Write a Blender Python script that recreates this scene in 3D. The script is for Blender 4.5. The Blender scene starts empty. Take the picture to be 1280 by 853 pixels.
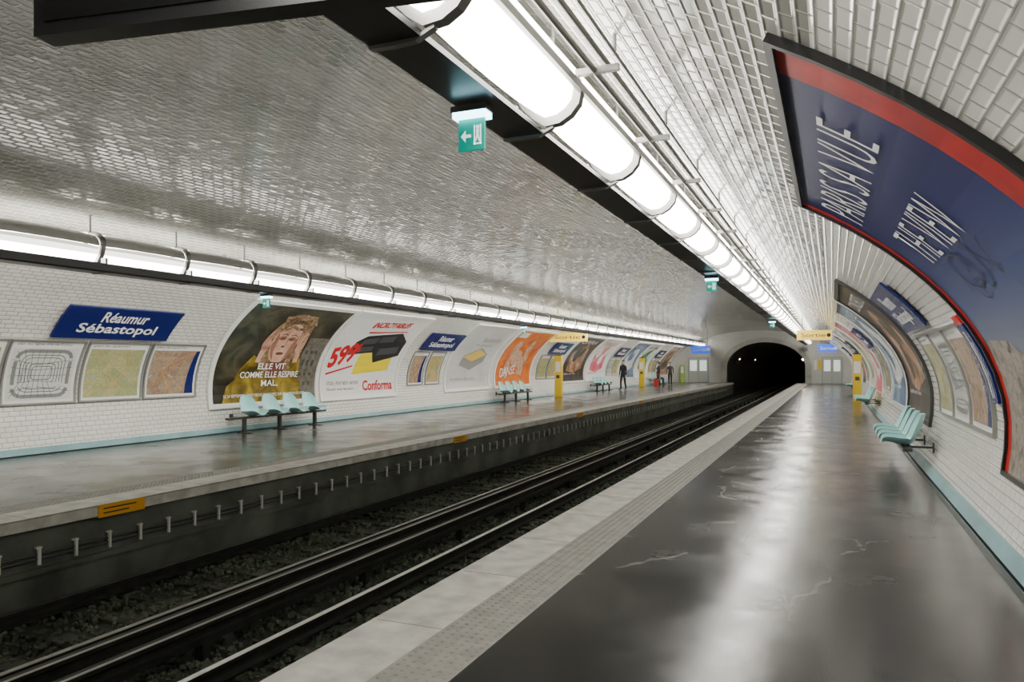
import bpy, bmesh, math, random
from mathutils import Vector, Matrix, Euler
random.seed(7)
D=bpy.data; scene=bpy.context.scene
def link(o,parent=None):
    scene.collection.objects.link(o)
    if parent is not None: o.parent=parent
    return o
def empty(name,loc=(0,0,0)):
    o=D.objects.new(name,None); o.location=loc; o.empty_display_size=.2
    return link(o)
# ---------------------------------------------------------------- materials
MC={}
def nt(name):
    m=D.materials.new(name); m.use_nodes=True; t=m.node_tree
    return m,t,t.nodes,t.links,t.nodes['Principled BSDF']
def mat(name,col,rough=.5,metal=0.,emit=0.,ecol=None,var=.0,vscale=8,bump=0,spec=.5,coat=0):
    if name in MC: return MC[name]
    m,t,N,L,P=nt(name)
    P.inputs['Base Color'].default_value=(*col,1); P.inputs['Roughness'].default_value=rough
    P.inputs['Metallic'].default_value=metal; P.inputs['Specular IOR Level'].default_value=spec
    P.inputs['Coat Weight'].default_value=coat; P.inputs['Coat Roughness'].default_value=.12
    if emit:
        P.inputs['Emission Color'].default_value=(*(ecol or col),1); P.inputs['Emission Strength'].default_value=emit
    tc=N.new('ShaderNodeTexCoord'); no=N.new('ShaderNodeTexNoise'); no.inputs['Scale'].default_value=vscale
    no.inputs['Detail'].default_value=6
    L.new(tc.outputs['Object'],no.inputs['Vector'])
    if var:
        r=N.new('ShaderNodeMapRange'); r.inputs['From Min'].default_value=.3; r.inputs['From Max'].default_value=.7
        r.inputs['To Min'].default_value=1-var; r.inputs['To Max'].default_value=1+var*.6
        L.new(no.outputs['Fac'],r.inputs['Value'])
        mx=N.new('ShaderNodeVectorMath'); mx.operation='SCALE'; mx.inputs[0].default_value=col
        L.new(r.outputs[0],mx.inputs['Scale']); L.new(mx.outputs[0],P.inputs['Base Color'])
    if bump:
        b=N.new('ShaderNodeBump'); b.inputs['Strength'].default_value=bump; b.inputs['Distance'].default_value=.02
        L.new(no.outputs['Fac'],b.inputs['Height']); L.new(b.outputs[0],P.inputs['Normal'])
    MC[name]=m; return m
def ramp(N,pts,interp='LINEAR'):
    r=N.new('ShaderNodeValToRGB'); cr=r.color_ramp; cr.interpolation=interp
    while len(cr.elements)>1: cr.elements.remove(cr.elements[-1])
    cr.elements[0].position=pts[0][0]; cr.elements[0].color=(*pts[0][1],1)
    for p,c in pts[1:]:
        e=cr.elements.new(p); e.color=(*c,1)
    return r
def tile_mat(name,cA,cB,soot,grout,rough=.16,bump=.6,tilt=.05):
    m,t,N,L,P=nt(name)
    def M(op,a,b=None,c=None):
        n=N.new('ShaderNodeMath'); n.operation=op
        for i,x in enumerate((a,b,c)):
            if x is None: continue
            if isinstance(x,(int,float)): n.inputs[i].default_value=x
            else: L.new(x,n.inputs[i])
        return n.outputs[0]
    uv=N.new('ShaderNodeUVMap')
    def brick(ms,sm,c1,c2,mo):
        br=N.new('ShaderNodeTexBrick'); br.offset=.5
        for k,v in (('Scale',1),('Brick Width',.19),('Row Height',.09),('Mortar Size',ms),('Mortar Smooth',sm),('Bias',0)): br.inputs[k].default_value=v
        br.inputs['Color1'].default_value=(*c1,1); br.inputs['Color2'].default_value=(*c2,1); br.inputs['Mortar'].default_value=(*mo,1)
        L.new(uv.outputs[0],br.inputs['Vector']); return br
    br=brick(.006,.1,cA,cB,grout); b2=brick(.020,1.,cA,cB,grout); b3=brick(0,0,(0,0,0),(1,1,1),(0,0,0))
    no=N.new('ShaderNodeTexNoise'); no.inputs['Scale'].default_value=.3; no.inputs['Detail'].default_value=5
    L.new(uv.outputs[0],no.inputs['Vector'])
    mr=N.new('ShaderNodeMapRange'); mr.inputs['From Min'].default_value=.38; mr.inputs['From Max'].default_value=.7
    mr.inputs['To Min'].default_value=1; mr.inputs['To Max'].default_value=1-soot
    L.new(no.outputs['Fac'],mr.inputs['Value'])
    mx=N.new('ShaderNodeVectorMath'); mx.operation='SCALE'; L.new(br.outputs['Color'],mx.inputs[0]); L.new(mr.outputs[0],mx.inputs['Scale'])
    L.new(mx.outputs[0],P.inputs['Base Color'])
    rnd=N.new('ShaderNodeSeparateColor'); L.new(b3.outputs['Color'],rnd.inputs[0]); rv=rnd.outputs[0]
    a1=M('MULTIPLY',M('SINE',M('MULTIPLY',rv,157.)),tilt); a2=M('MULTIPLY',M('SINE',M('MULTIPLY',rv,391.)),tilt)
    cx=N.new('ShaderNodeCombineXYZ'); L.new(a1,cx.inputs[0]); L.new(a2,cx.inputs[1]); L.new(a1,cx.inputs[2])
    g=N.new('ShaderNodeNewGeometry'); va=N.new('ShaderNodeVectorMath'); va.operation='ADD'; L.new(g.outputs['Normal'],va.inputs[0]); L.new(cx.outputs[0],va.inputs[1])
    vn=N.new('ShaderNodeVectorMath'); vn.operation='NORMALIZE'; L.new(va.outputs[0],vn.inputs[0])
    n2=N.new('ShaderNodeTexNoise'); n2.inputs['Scale'].default_value=1.3; L.new(uv.outputs[0],n2.inputs['Vector'])
    ht=M('MULTIPLY_ADD',n2.outputs['Fac'],.15,M('SUBTRACT',1.,b2.outputs['Fac']))
    b=N.new('ShaderNodeBump'); b.inputs['Strength'].default_value=bump; b.inputs['Distance'].default_value=.008
    L.new(ht,b.inputs['Height']); L.new(vn.outputs[0],b.inputs['Normal']); L.new(b.outputs[0],P.inputs['Normal'])
    P.inputs['Roughness'].default_value=rough
    return m
M_tile_wall=tile_mat('white_tile_wall',(.82,.815,.76),(.76,.755,.70),.10,(.40,.39,.36),.16,.6,.010)
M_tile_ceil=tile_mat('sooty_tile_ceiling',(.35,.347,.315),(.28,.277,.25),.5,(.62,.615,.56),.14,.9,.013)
M_tile_flat=tile_mat('white_tile_end',(.66,.66,.62),(.6,.6,.56),.15,(.4,.4,.38),.25,.4,.01)
def floor_mat(name,dark,light,r0,r1):
    m,t,N,L,P=nt(name)
    tc=N.new('ShaderNodeTexCoord')
    n1=N.new('ShaderNodeTexNoise'); n1.inputs['Scale'].default_value=.55; n1.inputs['Detail'].default_value=5; n1.inputs['Roughness'].default_value=.5
    n2=N.new('ShaderNodeTexNoise'); n2.inputs['Scale'].default_value=70; n2.inputs['Detail'].default_value=3
    n3=N.new('ShaderNodeTexNoise'); n3.inputs['Scale'].default_value=1.3; n3.inputs['Detail'].default_value=6; n3.inputs['Roughness'].default_value=.55; n3.inputs['Distortion'].default_value=.4
    for n in (n1,n2,n3): L.new(tc.outputs['Object'],n.inputs['Vector'])
    r=ramp(N,[(.3,dark),(.75,light)]); L.new(n1.outputs['Fac'],r.inputs[0])
    mp=N.new('ShaderNodeMapping'); mp.inputs['Scale'].default_value=(1.0,.4,1); mp.inputs['Rotation'].default_value=(0,0,.35); L.new(tc.outputs['Object'],mp.inputs[0])
    vo=N.new('ShaderNodeTexVoronoi'); vo.feature='DISTANCE_TO_EDGE'; vo.inputs['Scale'].default_value=.5
    nn=N.new('ShaderNodeTexNoise'); nn.inputs['Scale'].default_value=1.3; nn.inputs['Detail'].default_value=3; L.new(mp.outputs[0],nn.inputs['Vector'])
    va=N.new('ShaderNodeVectorMath'); va.operation='ADD'; L.new(mp.outputs[0],va.inputs[0])
    vs=N.new('ShaderNodeVectorMath'); vs.operation='SCALE'; vs.inputs['Scale'].default_value=.8; L.new(nn.outputs['Color'],vs.inputs[0]); L.new(vs.outputs[0],va.inputs[1])
    L.new(va.outputs[0],vo.inputs['Vector'])
    r2=ramp(N,[(0,(1,1,1)),(.007,(0,0,0))]); L.new(vo.outputs['Distance'],r2.inputs[0])
    r3=ramp(N,[(.50,(0,0,0)),(.62,(1,1,1))]); L.new(n3.outputs['Fac'],r3.inputs[0])
    ml=N.new('ShaderNodeMath'); ml.operation='MULTIPLY'; L.new(r2.outputs[0],ml.inputs[0]); L.new(r3.outputs[0],ml.inputs[1])
    m3=N.new('ShaderNodeMath'); m3.operation='MULTIPLY'; L.new(ml.outputs[0],m3.inputs[0]); m3.inputs[1].default_value=.45
    mx=N.new('ShaderNodeMixRGB'); mx.inputs[2].default_value=(.3,.3,.28,1); L.new(m3.outputs[0],mx.inputs[0]); L.new(r.outputs[0],mx.inputs[1])
    L.new(mx.outputs[0],P.inputs['Base Color'])
    rr=N.new('ShaderNodeMapRange'); rr.inputs['From Min'].default_value=.38; rr.inputs['From Max'].default_value=.66; rr.inputs['To Min'].default_value=r0; rr.inputs['To Max'].default_value=r1
    L.new(n3.outputs['Fac'],rr.inputs['Value'])
    ra=N.new('ShaderNodeMath'); ra.operation='MULTIPLY_ADD'; L.new(m3.outputs[0],ra.inputs[0]); ra.inputs[1].default_value=.4; L.new(rr.outputs[0],ra.inputs[2]); L.new(ra.outputs[0],P.inputs['Roughness'])
    b=N.new('ShaderNodeBump'); b.inputs['Strength'].default_value=.15; b.inputs['Distance'].default_value=.004; L.new(n2.outputs['Fac'],b.inputs['Height'])
    b3=N.new('ShaderNodeBump'); b3.inputs['Strength'].default_value=.10; b3.inputs['Distance'].default_value=.02; L.new(n3.outputs['Fac'],b3.inputs['Height']); L.new(b.outputs[0],b3.inputs['Normal'])
    L.new(b3.outputs[0],P.inputs['Normal']); P.inputs['Specular IOR Level'].default_value=.55
    return m
M_floor=floor_mat('polished_asphalt_floor',(.012,.0125,.0115),(.034,.034,.031),.15,.28)
M_floor2=floor_mat('asphalt_floor_opposite',(.03,.03,.027),(.06,.059,.054),.16,.28)
M_coping=mat('worn_white_stone',(.64,.625,.565),.45,var=.32,vscale=5,bump=.12)
M_tact=mat('tactile_paving',(.32,.312,.28),.5,var=.2,vscale=9)
M_pitwall=mat('grimy_concrete',(.135,.15,.125),.75,var=.55,vscale=1.2,bump=.3)
M_bed=mat('trackbed',(.05,.062,.045),.8,var=.5,vscale=3,bump=.9)
M_stone=mat('ballast_stone',(.125,.15,.105),.85,var=.75,vscale=1.2)
M_sleeper=mat('sleeper_wood',(.06,.062,.048),.8,var=.5,vscale=4,bump=.5)
M_rail=mat('rusty_rail',(.035,.036,.03),.6,.3,var=.3)
M_railtop=mat('polished_steel',(.97,.97,.93),.48,1.)
M_railtop2=mat('dull_steel',(.4,.4,.37),.42,1.)
M_black=mat('black_painted_metal',(.012,.012,.013),.35)
M_dark=mat('dark_grey_metal',(.06,.06,.06),.4,.3)
M_grey=mat('grey_metal',(.33,.33,.31),.4,.5)
M_rib=mat('lamp_rib_metal',(.2,.2,.19),.35,.5)
M_cover=mat('lamp_cover_metal',(.5,.5,.47),.35,.3)
LS=20.; LC=(1,.965,.885)
M_lamp=mat('lamp_diffuser',(.9,.9,.86),.4,emit=LS,ecol=LC)
M_lamp_b=mat('lamp_diffuser_side',(.9,.9,.86),.4,emit=3.5,ecol=LC)
M_lamp_c=mat('lamp_diffuser_upper',(.7,.7,.67),.4,emit=1.,ecol=LC)
M_lamp_up=mat('lamp_diffuser_top',(.9,.9,.86),.4,emit=16.,ecol=LC)
M_white=mat('white_enamel',(.84,.84,.80),.2,coat=.3)
M_paper=mat('poster_white',(.80,.80,.78),.25)
M_blue=mat('sign_navy_enamel',(.006,.012,.13),.25)
M_teal=mat('teal_skirting',(.22,.40,.43),.4,var=.2,vscale=2)
M_seat=mat('seat_aqua_plastic',(.32,.63,.62),.28)
M_yellow=mat('yellow_panel',(.8,.55,.02),.4)
M_red=mat('poster_red',(.62,.008,.012),.35)
M_green=mat('exit_green',(.0,.28,.20),.4,emit=.5,ecol=(0,.35,.27))
M_glowwhite=mat('exit_glow',(.7,.95,1),.4,emit=9,ecol=(.45,.85,1))
M_txtwhite=mat('white_lettering',(.9,.9,.9),.4)
M_txtblack=mat('black_lettering',(.02,.02,.02),.4)
M_concrete=mat('portal_concrete',(.42,.42,.38),.6,var=.25,vscale=1.5)
M_tunnel=mat('tunnel_lining',(.05,.05,.045),.8,var=.5,vscale=1)
M_orange=mat('edge_sign_orange',(.85,.42,.03),.45)
# ---------------------------------------------------------------- geometry helpers
def mesh_obj(name,verts,faces,mats,parent=None,uvs=None,smooth=False,fm=None):
    me=D.meshes.new(name); me.from_pydata([tuple(v) for v in verts],[],faces)
    for m in (mats if isinstance(mats,(list,tuple)) else [mats]): me.materials.append(m)
    if fm: 
        for p,i in zip(me.polygons,fm): p.material_index=i
    if smooth:
        for p in me.polygons: p.use_smooth=True
    if uvs:
        ul=me.uv_layers.new(name='UVMap')
        for lp in me.loops: ul.data[lp.index].uv=uvs[lp.vertex_index]
    me.update()
    return link(D.objects.new(name,me),parent)
class MB:
    def __init__(s): s.v=[];s.f=[];s.m=[]
    def box(s,x0,x1,y0,y1,z0,z1,mi=0,rot=None,c=None):
        b=len(s.v); P=[(x,y,z) for x in (x0,x1) for y in (y0,y1) for z in (z0,z1)]
        if rot is not None: P=[tuple(rot@(Vector(p)-Vector(c))+Vector(c)) for p in P]
        s.v+=P
        for f in ((0,1,3,2),(4,6,7,5),(0,4,5,1),(2,3,7,6),(0,2,6,4),(1,5,7,3)):
            s.f.append(tuple(b+i for i in f)); s.m.append(mi)
    def prism(s,sec,y0,y1,mi=0,closed=True,caps=True):
        b=len(s.v); n=len(sec)
        for y in (y0,y1): s.v+=[(x,y,z) for x,z in sec]
        for i in range(n if closed else n-1):
            j=(i+1)%n; s.f.append((b+i,b+j,b+n+j,b+n+i)); s.m.append(mi)
        if caps and closed:
            s.f.append(tuple(b+i for i in range(n))); s.m.append(mi); s.f.append(tuple(b+n+i for i in reversed(range(n)))); s.m.append(mi)
    def tube(s,a,c,r,mi=0,n=8):
        a=Vector(a);c=Vector(c); d=(c-a).normalized(); q=d.to_track_quat('Z','Y'); b=len(s.v)
        for p in (a,c):
            for i in range(n):
                w=2*math.pi*i/n; s.v.append(tuple(p+q@Vector((r*math.cos(w),r*math.sin(w),0))))
        for i in range(n):
            j=(i+1)%n; s.f.append((b+i,b+j,b+n+j,b+n+i)); s.m.append(mi)
        s.f.append(tuple(b+i for i in reversed(range(n)))); s.m.append(mi); s.f.append(tuple(b+n+i for i in range(n))); s.m.append(mi)
    def obj(s,name,mats,parent=None,smooth=False,recalc=True):
        o=mesh_obj(name,s.v,s.f,mats,parent,fm=s.m,smooth=smooth)
        if recalc:
            bm=bmesh.new(); bm.from_mesh(o.data); bmesh.ops.recalc_face_normals(bm,faces=bm.faces); bm.to_mesh(o.data); bm.free()
        return o
# ---------------------------------------------------------------- vault profile
XC=-5.8; A=7.3; S=1.0; B=3.4; B2=4.2
Y0=-9.; Y1=66.
PHI0=math.asin(S/B2)
def prof(phi): return (XC+A*math.cos(phi), S+(B if math.sin(phi)>0 else B2)*math.sin(phi))
def ceil_z(x): return S+B*math.sqrt(max(0,1-((x-XC)/A)**2))
NS=600; TAB=[]; acc=0; prev=None
for i in range(NS+1):
    ph=-PHI0+(math.pi/2+PHI0)*i/NS; p=prof(ph)
    if prev: acc+=math.dist(p,prev)
    TAB.append((acc,p[0],p[1])); prev=p
TT=acc
def at_t(t):
    if t<=0:
        i=0
    else:
        lo,hi=0,NS
        while hi-lo>1:
            md=(lo+hi)//2
            if TAB[md][0]<=t: lo=md
            else: hi=md
        i=min(lo,NS-1)
    a,b=TAB[i],TAB[i+1]; k=(t-a[0])/(b[0]-a[0])
    x=a[1]+k*(b[1]-a[1]); z=a[2]+k*(b[2]-a[2])
    dx,dz=b[1]-a[1],b[2]-a[2]; l=math.hypot(dx,dz)
    return x,z,-dz/l,dx/l
def t_of_z(z):
    for a in TAB:
        if a[2]>=z: return a[0]
    return TT
def wallfn(side,yl,t0):
    def f(x,y,off):
        px,pz,nx,nz=at_t(t0+y); px+=nx*off; pz+=nz*off
        if side=='L': return Vector((2*XC-px,yl+x,pz))
        return Vector((px,yl-x,pz))
    return f
def vault_part(name,ta,tb,side,m,n):
    vs=[];uv=[];fs=[]
    for i in range(n+1):
        t=ta+(tb-ta)*i/n
        if side=='C':
            if t<=TT: x,z,_,_=at_t(t)
            else: x,z,_,_=at_t(2*TT-t); x=2*XC-x
        elif side=='R': x,z,_,_=at_t(t)
        else: x,z,_,_=at_t(t); x=2*XC-x
        for y in (Y0,Y1):
            vs.append((x,y,z)); uv.append((y,(2*TT-t) if side=='L' else t))
    for i in range(n): fs.append((2*i,2*i+1,2*i+3,2*i+2))
    return mesh_obj(name,vs,fs,m,uvs=uv,smooth=True)
TS=t_of_z(3.12)
vault_part('wall_right',0,TS,'R',M_tile_wall,60)
vault_part('wall_left',0,TS,'L',M_tile_wall,60)
vault_part('ceiling',TS,2*TT-TS,'C',M_tile_ceil,120)
# ---------------------------------------------------------------- end walls & tunnel
PXC=-5.10; PW=3.1
def inner_pts(n,sc=1.0,zb=0.0):
    pts=[]
    for i in range(n+1):
        k=i/n
        if k<.15: pts.append((PXC+PW*sc, zb+(1.3-zb)*(k/.15)))
        elif k>.85: pts.append((PXC-PW*sc, zb+(1.3-zb)*((1-k)/.15)))
        else:
            w=math.pi*(k-.15)/.7; pts.append((PXC+PW*sc*math.cos(w),1.3+(2.1*sc)*math.sin(w)))
    return pts
def outer_pts(n):
    o=[]
    for i in range(n+1):
        t=2*TT*i/n
        if t<=TT: x,z,_,_=at_t(t)
        else: x,z,_,_=at_t(2*TT-t); x=2*XC-x
        o.append((x,z))
    return o
n=80; ip=inner_pts(n); op=outer_pts(n); vs=[];uv=[];fs=[]
for a,b in zip(op,ip):
    vs+=[(a[0],Y1,a[1]),(b[0],Y1,b[1])]; uv+=[a,b]
for i in range(n): fs.append((2*i,2*i+1,2*i+3,2*i+2))
mesh_obj('wall_far',vs,fs,M_tile_flat,uvs=uv)
vs=[(x,Y0,z) for x,z in op]; mesh_obj('wall_back',vs,[tuple(range(n+1))],M_tile_flat,uvs=[(x,z) for x,z in op])
ip2=inner_pts(n,1.16); vs=[];fs=[]
for a,b in zip(ip2,ip): vs+=[(a[0],Y1-.02,a[1]),(a[0],Y1-.35,a[1]),(b[0],Y1-.35,b[1]),(b[0],Y1-.01,b[1])]
for i in range(n):
    for k in range(3): fs.append((4*i+k,4*i+k+1,4*i+k+5,4*i+k+4))
mesh_obj('tunnel_portal_arch',vs,fs,M_concrete)
ip3=[(PXC+PW,-1.15)]+ip+[(PXC-PW,-1.15)]; vs=[];fs=[]
for a in ip3: vs+=[(a[0],Y1,a[1]),(a[0]+1.2,Y1+45,a[1])]
for i in range(len(ip3)-1): fs.append((2*i,2*i+1,2*i+3,2*i+2))
fs.append(tuple(range(1,len(vs),2)))
mesh_obj('tunnel',vs,fs,M_tunnel)
mb=MB()
for i,(x,z,y) in enumerate([(-2.25,1.9,69),(-2.1,1.9,76),(-7.9,2.0,72),(-7.6,2.0,84),(-1.8,1.9,84),(-1.6,1.9,94),(-7.3,2.0,96)]): mb.box(x-.09,x+.09,y,y+.1,z,z+.14)
mb.obj('tunnel_lamps',[mat('tunnel_lamp_glow',(1,.8,.5),.4,emit=60,ecol=(1,.8,.55))])
# ---------------------------------------------------------------- platforms
XR=-2.63; XL=-7.65; XWR=1.285; XWL=2*XC-XWR
def quadmesh(name,x0,x1,z,m,y0=Y0,y1=Y1,zb=None):
    mb=MB(); mb.box(x0,x1,y0,y1,(z-.02) if zb is None else zb,z); return mb.obj(name,[m])
quadmesh('platform_floor',-1.775,XWR,0,M_floor,zb=-1.15)
quadmesh('platform_floor',XWL,-8.5,0,M_floor2,zb=-1.15)
for s,xe,xi in ((1,XR,-2.16),(-1,XL,-8.12)):
    mb=MB(); sec=[(xe,-.13),(xe,-.02),(xe-.02*s,.0),(xi,.0),(xi,-.13)]
    mb.prism(sec,Y0,Y1)
    mb.obj('platform_edge_coping',[M_coping])
mb=MB(); y=.4
while y<60:
    mb.box(-2.62,-2.165,y,y+.006,.0,.001); mb.box(-8.115,-7.66,y,y+.006,.0,.001); y+=1.2
mb.obj('coping_joints',[mat('joint_grey',(.2,.2,.18),.7)])
for xa,xb in ((-2.16,-1.775),(-8.5,-8.12)):
    near=xa>-5; mb=MB(); mb.box(xa,xb,Y0,Y1,-.13,.0)
    y=.8 if near else 4
    while y<(26 if near else 18):
        nx=6
        for i in range(nx):
            x=xa+.035+(xb-xa-.07)*i/(nx-1); r=.014; b=len(mb.v)
            for rr,zz in ((r,0.0005),(r*.6,.006)):
                for k in range(6): mb.v.append((x+rr*math.cos(k*math.pi/3),y+rr*math.sin(k*math.pi/3),zz))
            for k in range(6):
                j=(k+1)%6; mb.f.append((b+k,b+j,b+6+j,b+6+k)); mb.m.append(0)
            mb.f.append(tuple(b+6+k for k in range(6))); mb.m.append(0)
        y+=.063
    mb.obj('tactile_strip',[M_tact])
mb=MB(); mb.box(-8.5,XL-.07,Y0,Y1,-1.15,-.13); mb.box(XL-.07,XL-.03,Y0,Y1,-.62,-.56); mb.box(XL-.07,XL+.08,Y0,Y1,-1.15,-.98); mb.obj('wall_trackside_left',[M_pitwall])
mb=MB(); mb.box(XR+.07,-1.775,Y0,Y1,-1.15,-.13); mb.obj('wall_trackside_right',[M_pitwall])
mb=MB(); y=0.3
while y<62:
    mb.box(XL-.05,XL-.022,y-.014,y+.014,-.52,-.33,0); mb.box(XL-.068,XL-.03,y-.03,y+.03,-.35,-.33,0); y+=.42
mb.obj('cable_hooks',[mat('hook_white',(.75,.75,.7),.5)])
mb=MB()
for z in (-.41,-.46): mb.tube((XL-.052,Y0,z),(XL-.052,Y1,z),.014)
mb.obj('trackside_cables',[M_dark])
for y in (6.0,14.7,23.4,32.,41):
    mb=MB(); mb.box(XL+.002,XL+.014,y,y+.62,-.15,-.005,0); o=mb.obj('platform_edge_sign',[M_orange])
    mb=MB()
    for k in range(2): mb.box(XL+.0145,XL+.016,y+.06,y+.5-.1*k,-.06-.05*k,-.045-.05*k)
    mb.obj('lettering',[M_txtblack],o)
# ---------------------------------------------------------------- track
quadmesh('track_bed',XL-.06,XR+.06,-1.05,M_bed,Y0,Y1+44.5,zb=-1.2)
mb=MB(); y=-2
while y<66:
    for xc in (-3.9,-6.72): mb.box(xc-1.05,xc+1.05,y,y+.22,-1.05,-1.015)
    y+=.62
mb.obj('railway_sleepers',[M_sleeper])
mb=MB()
for i in range(26000):
    y=2+ (random.random()**1.5)*46; x=random.uniform(XL+.13,XR-.05); r=random.uniform(.012,.032); z=-1.04+random.uniform(0,.03)
    R=Euler((random.random()*6,random.random()*6,random.random()*6)).to_matrix()
    mb.box(x-r,x+r,y-r*.8,y+r*.8,z-r*.6,z+r*.6,0,R,(x,y,z))
mb.obj('track_ballast',[M_stone],recalc=False)
def rail(x,mt,name='rail',h=.13):
    z0=-.99; w=.035; sec=[(x-.07,z0),(x+.07,z0),(x+.07,z0+.015),(x+.012,z0+.03),(x+.012,z0+.09),(x+w,z0+.1),(x+w,z0+h),(x-w,z0+h),(x-w,z0+.1),(x-.012,z0+.09),(x-.012,z0+.03),(x-.07,z0+.015)]
    mb=MB(); mb.prism(sec,Y0,Y1+44,0); mb.box(x-w+.004,x+w-.004,Y0,Y1+44,z0+h,z0+h+.003,1)
    y=0.
    while y<64: mb.box(x-.11,x+.11,y+.05,y+.17,-1.02,-.985,0); y+=.62
    return mb.obj(name,[M_rail,mt])
rail(-3.18,M_railtop); rail(-4.62,M_railtop); rail(-6.05,M_railtop2); rail(-7.45,M_railtop2)
for x in (-5.12,-5.5):
    mb=MB(); sec=[(x-.05,-.86),(x+.05,-.86),(x+.05,-.80),(x+.015,-.79),(x+.015,-.74),(x+.05,-.72),(x+.05,-.69),(x-.05,-.69),(x-.05,-.72),(x-.015,-.74),(x-.015,-.79),(x-.05,-.80)]
    mb.prism(sec,Y0,Y1+40,0); mb.box(x+.01,x+.045,Y0,Y1+40,-.69,-.687,1)
    y=0
    while y<64:
        mb.box(x-.05,x+.05,y,y+.08,-1.05,-.86,0); y+=2.5
    mb.obj('power_rail',[M_rail,M_railtop2])
# ---------------------------------------------------------------- skirting
for side in 'LR':
    vs=[];fs=[]; f=wallfn(side,0,0)
    sec=[(0.0,.002),(0.0,.045),(.12,.045),(.135,.002)]
    for (yy,off) in sec:
        p=f(0,yy,off)
        for Y in (Y0,Y1): vs.append((p.x,Y,max(p.z,0.001)))
    for i in range(3): fs.append((2*i,2*i+1,2*i+3,2*i+2))
    mesh_obj('baseboard_'+('left' if side=='L' else 'right'),vs,fs,M_teal)
    p=f(0,0,0); s=1 if side=='L' else -1
    mb=MB(); xa,xb=sorted((p.x+s*.07,p.x+s*.12)); mb.box(xa,xb,Y0,Y1,.0005,.004); mb.obj('floor_drain_strip',[M_black])
# ---------------------------------------------------------------- art helpers
def finish_bm(bm,name,fn,off,m,parent,cut=.22):
    ys=[v.co.y for v in bm.verts]
    if not ys: return
    y=math.floor(min(ys)/cut)*cut+cut
    while y<max(ys):
        g=bm.verts[:]+bm.edges[:]+bm.faces[:]
        bmesh.ops.bisect_plane(bm,geom=g,plane_co=(0,y,0),plane_no=(0,1,0)); y+=cut
    for v in bm.verts: v.co=fn(v.co.x,v.co.y,off)
    me=D.meshes.new(name); bm.to_mesh(me); bm.free(); me.materials.append(m)
    return link(D.objects.new(name,me),parent)
def shapes(name,fn,polys,m,off,parent):
    bm=bmesh.new()
    for P in polys:
        vs=[bm.verts.new((x,y,0)) for x,y in P]
        try: bm.faces.new(vs)
        except: pass
    bmesh.ops.triangulate(bm,faces=bm.faces[:])
    return finish_bm(bm,name,fn,off,m,parent)
def rect(x0,y0,x1,y1): return [(x0,y0),(x1,y0),(x1,y1),(x0,y1)]
def ell(cx,cy,rx,ry,rot=0,n=20):
    c,s=math.cos(rot),math.sin(rot)
    return [(cx+rx*math.cos(a)*c-ry*math.sin(a)*s, cy+rx*math.cos(a)*s+ry*math.sin(a)*c) for a in [2*math.pi*i/n for i in range(n)]]
def stroke(pts,w):
    out=[]
    for (x0,y0),(x1,y1) in zip(pts,pts[1:]):
        l=math.hypot(x1-x0,y1-y0) or 1; nx,ny=-(y1-y0)/l*w/2,(x1-x0)/l*w/2
        out.append([(x0+nx,y0+ny),(x0-nx,y0-ny),(x1-nx,y1-ny),(x1+nx,y1+ny)])
    return out
def text(name,fn,s,x,y,w,h,m,off,parent,rot=0,shear=0,bold=0.):
    cu=D.curves.new('tmp','FONT'); cu.body=s; cu.offset=bold; cu.resolution_u=3
    o=D.objects.new('tmp',cu); scene.collection.objects.link(o)
    bpy.context.view_layer.update()
    dg=bpy.context.evaluated_depsgraph_get(); me=D.meshes.new_from_object(o.evaluated_get(dg))
    bm=bmesh.new(); bm.from_mesh(me); D.objects.remove(o); D.meshes.remove(me)
    if not bm.verts: return
    xs=[v.co.x for v in bm.verts]; ys=[v.co.y for v in bm.verts]; a,b,c,d=min(xs),max(xs),min(ys),max(ys)
    cr,sr=math.cos(rot),math.sin(rot)
    for v in bm.verts:
        X=(v.co.x-a)/(b-a)*w; Y=(v.co.y-c)/(d-c)*h; X+=shear*Y
        v.co=Vector((x+X*cr-Y*sr,y+X*sr+Y*cr,0))
    bmesh.ops.triangulate(bm,faces=bm.faces[:])
    return finish_bm(bm,name,fn,off,m,parent)
def slab(name,fn,x0,y0,x1,y1,o0,o1,m,parent,ny=14):
    vs=[];fs=[]
    for i in range(ny+1):
        y=y0+(y1-y0)*i/ny
        vs+=[fn(x0,y,o0),fn(x0,y,o1),fn(x1,y,o1),fn(x1,y,o0)]
    for i in range(ny):
        a=4*i
        for k in range(4):
            j=(k+1)%4; fs.append((a+k,a+j,a+4+j,a+4+k))
    fs.append((0,1,2,3)); e=4*ny; fs.append((e+3,e+2,e+1,e))
    return mesh_obj(name,vs,fs,m,parent)
def frame(fn,w,h,b,o1,m,parent,nm='frame'):
    slab(nm,fn,-b,-b,0,h+b,.002,o1,m,parent); slab(nm,fn,w,-b,w+b,h+b,.002,o1,m,parent)
    slab(nm,fn,0,-b,w,0,.002,o1,m,parent,2); slab(nm,fn,0,h,w,h+b,.002,o1,m,parent,2)
def artmat(name,cols,scale=2,detail=4,rough=.3,dist=.5):
    if name in MC: return MC[name]
    m,t,N,L,P=nt(name); tc=N.new('ShaderNodeTexCoord'); no=N.new('ShaderNodeTexNoise')
    no.inputs['Scale'].default_value=scale; no.inputs['Detail'].default_value=detail; no.inputs['Distortion'].default_value=dist
    L.new(tc.outputs['Object'],no.inputs['Vector'])
    k=len(cols); r=ramp(N,[(.3+.4*i/(k-1),c) for i,c in enumerate(cols)]); L.new(no.outputs['Fac'],r.inputs[0]); L.new(r.outputs[0],P.inputs['Base Color'])
    P.inputs['Roughness'].default_value=rough; MC[name]=m; return m
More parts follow.
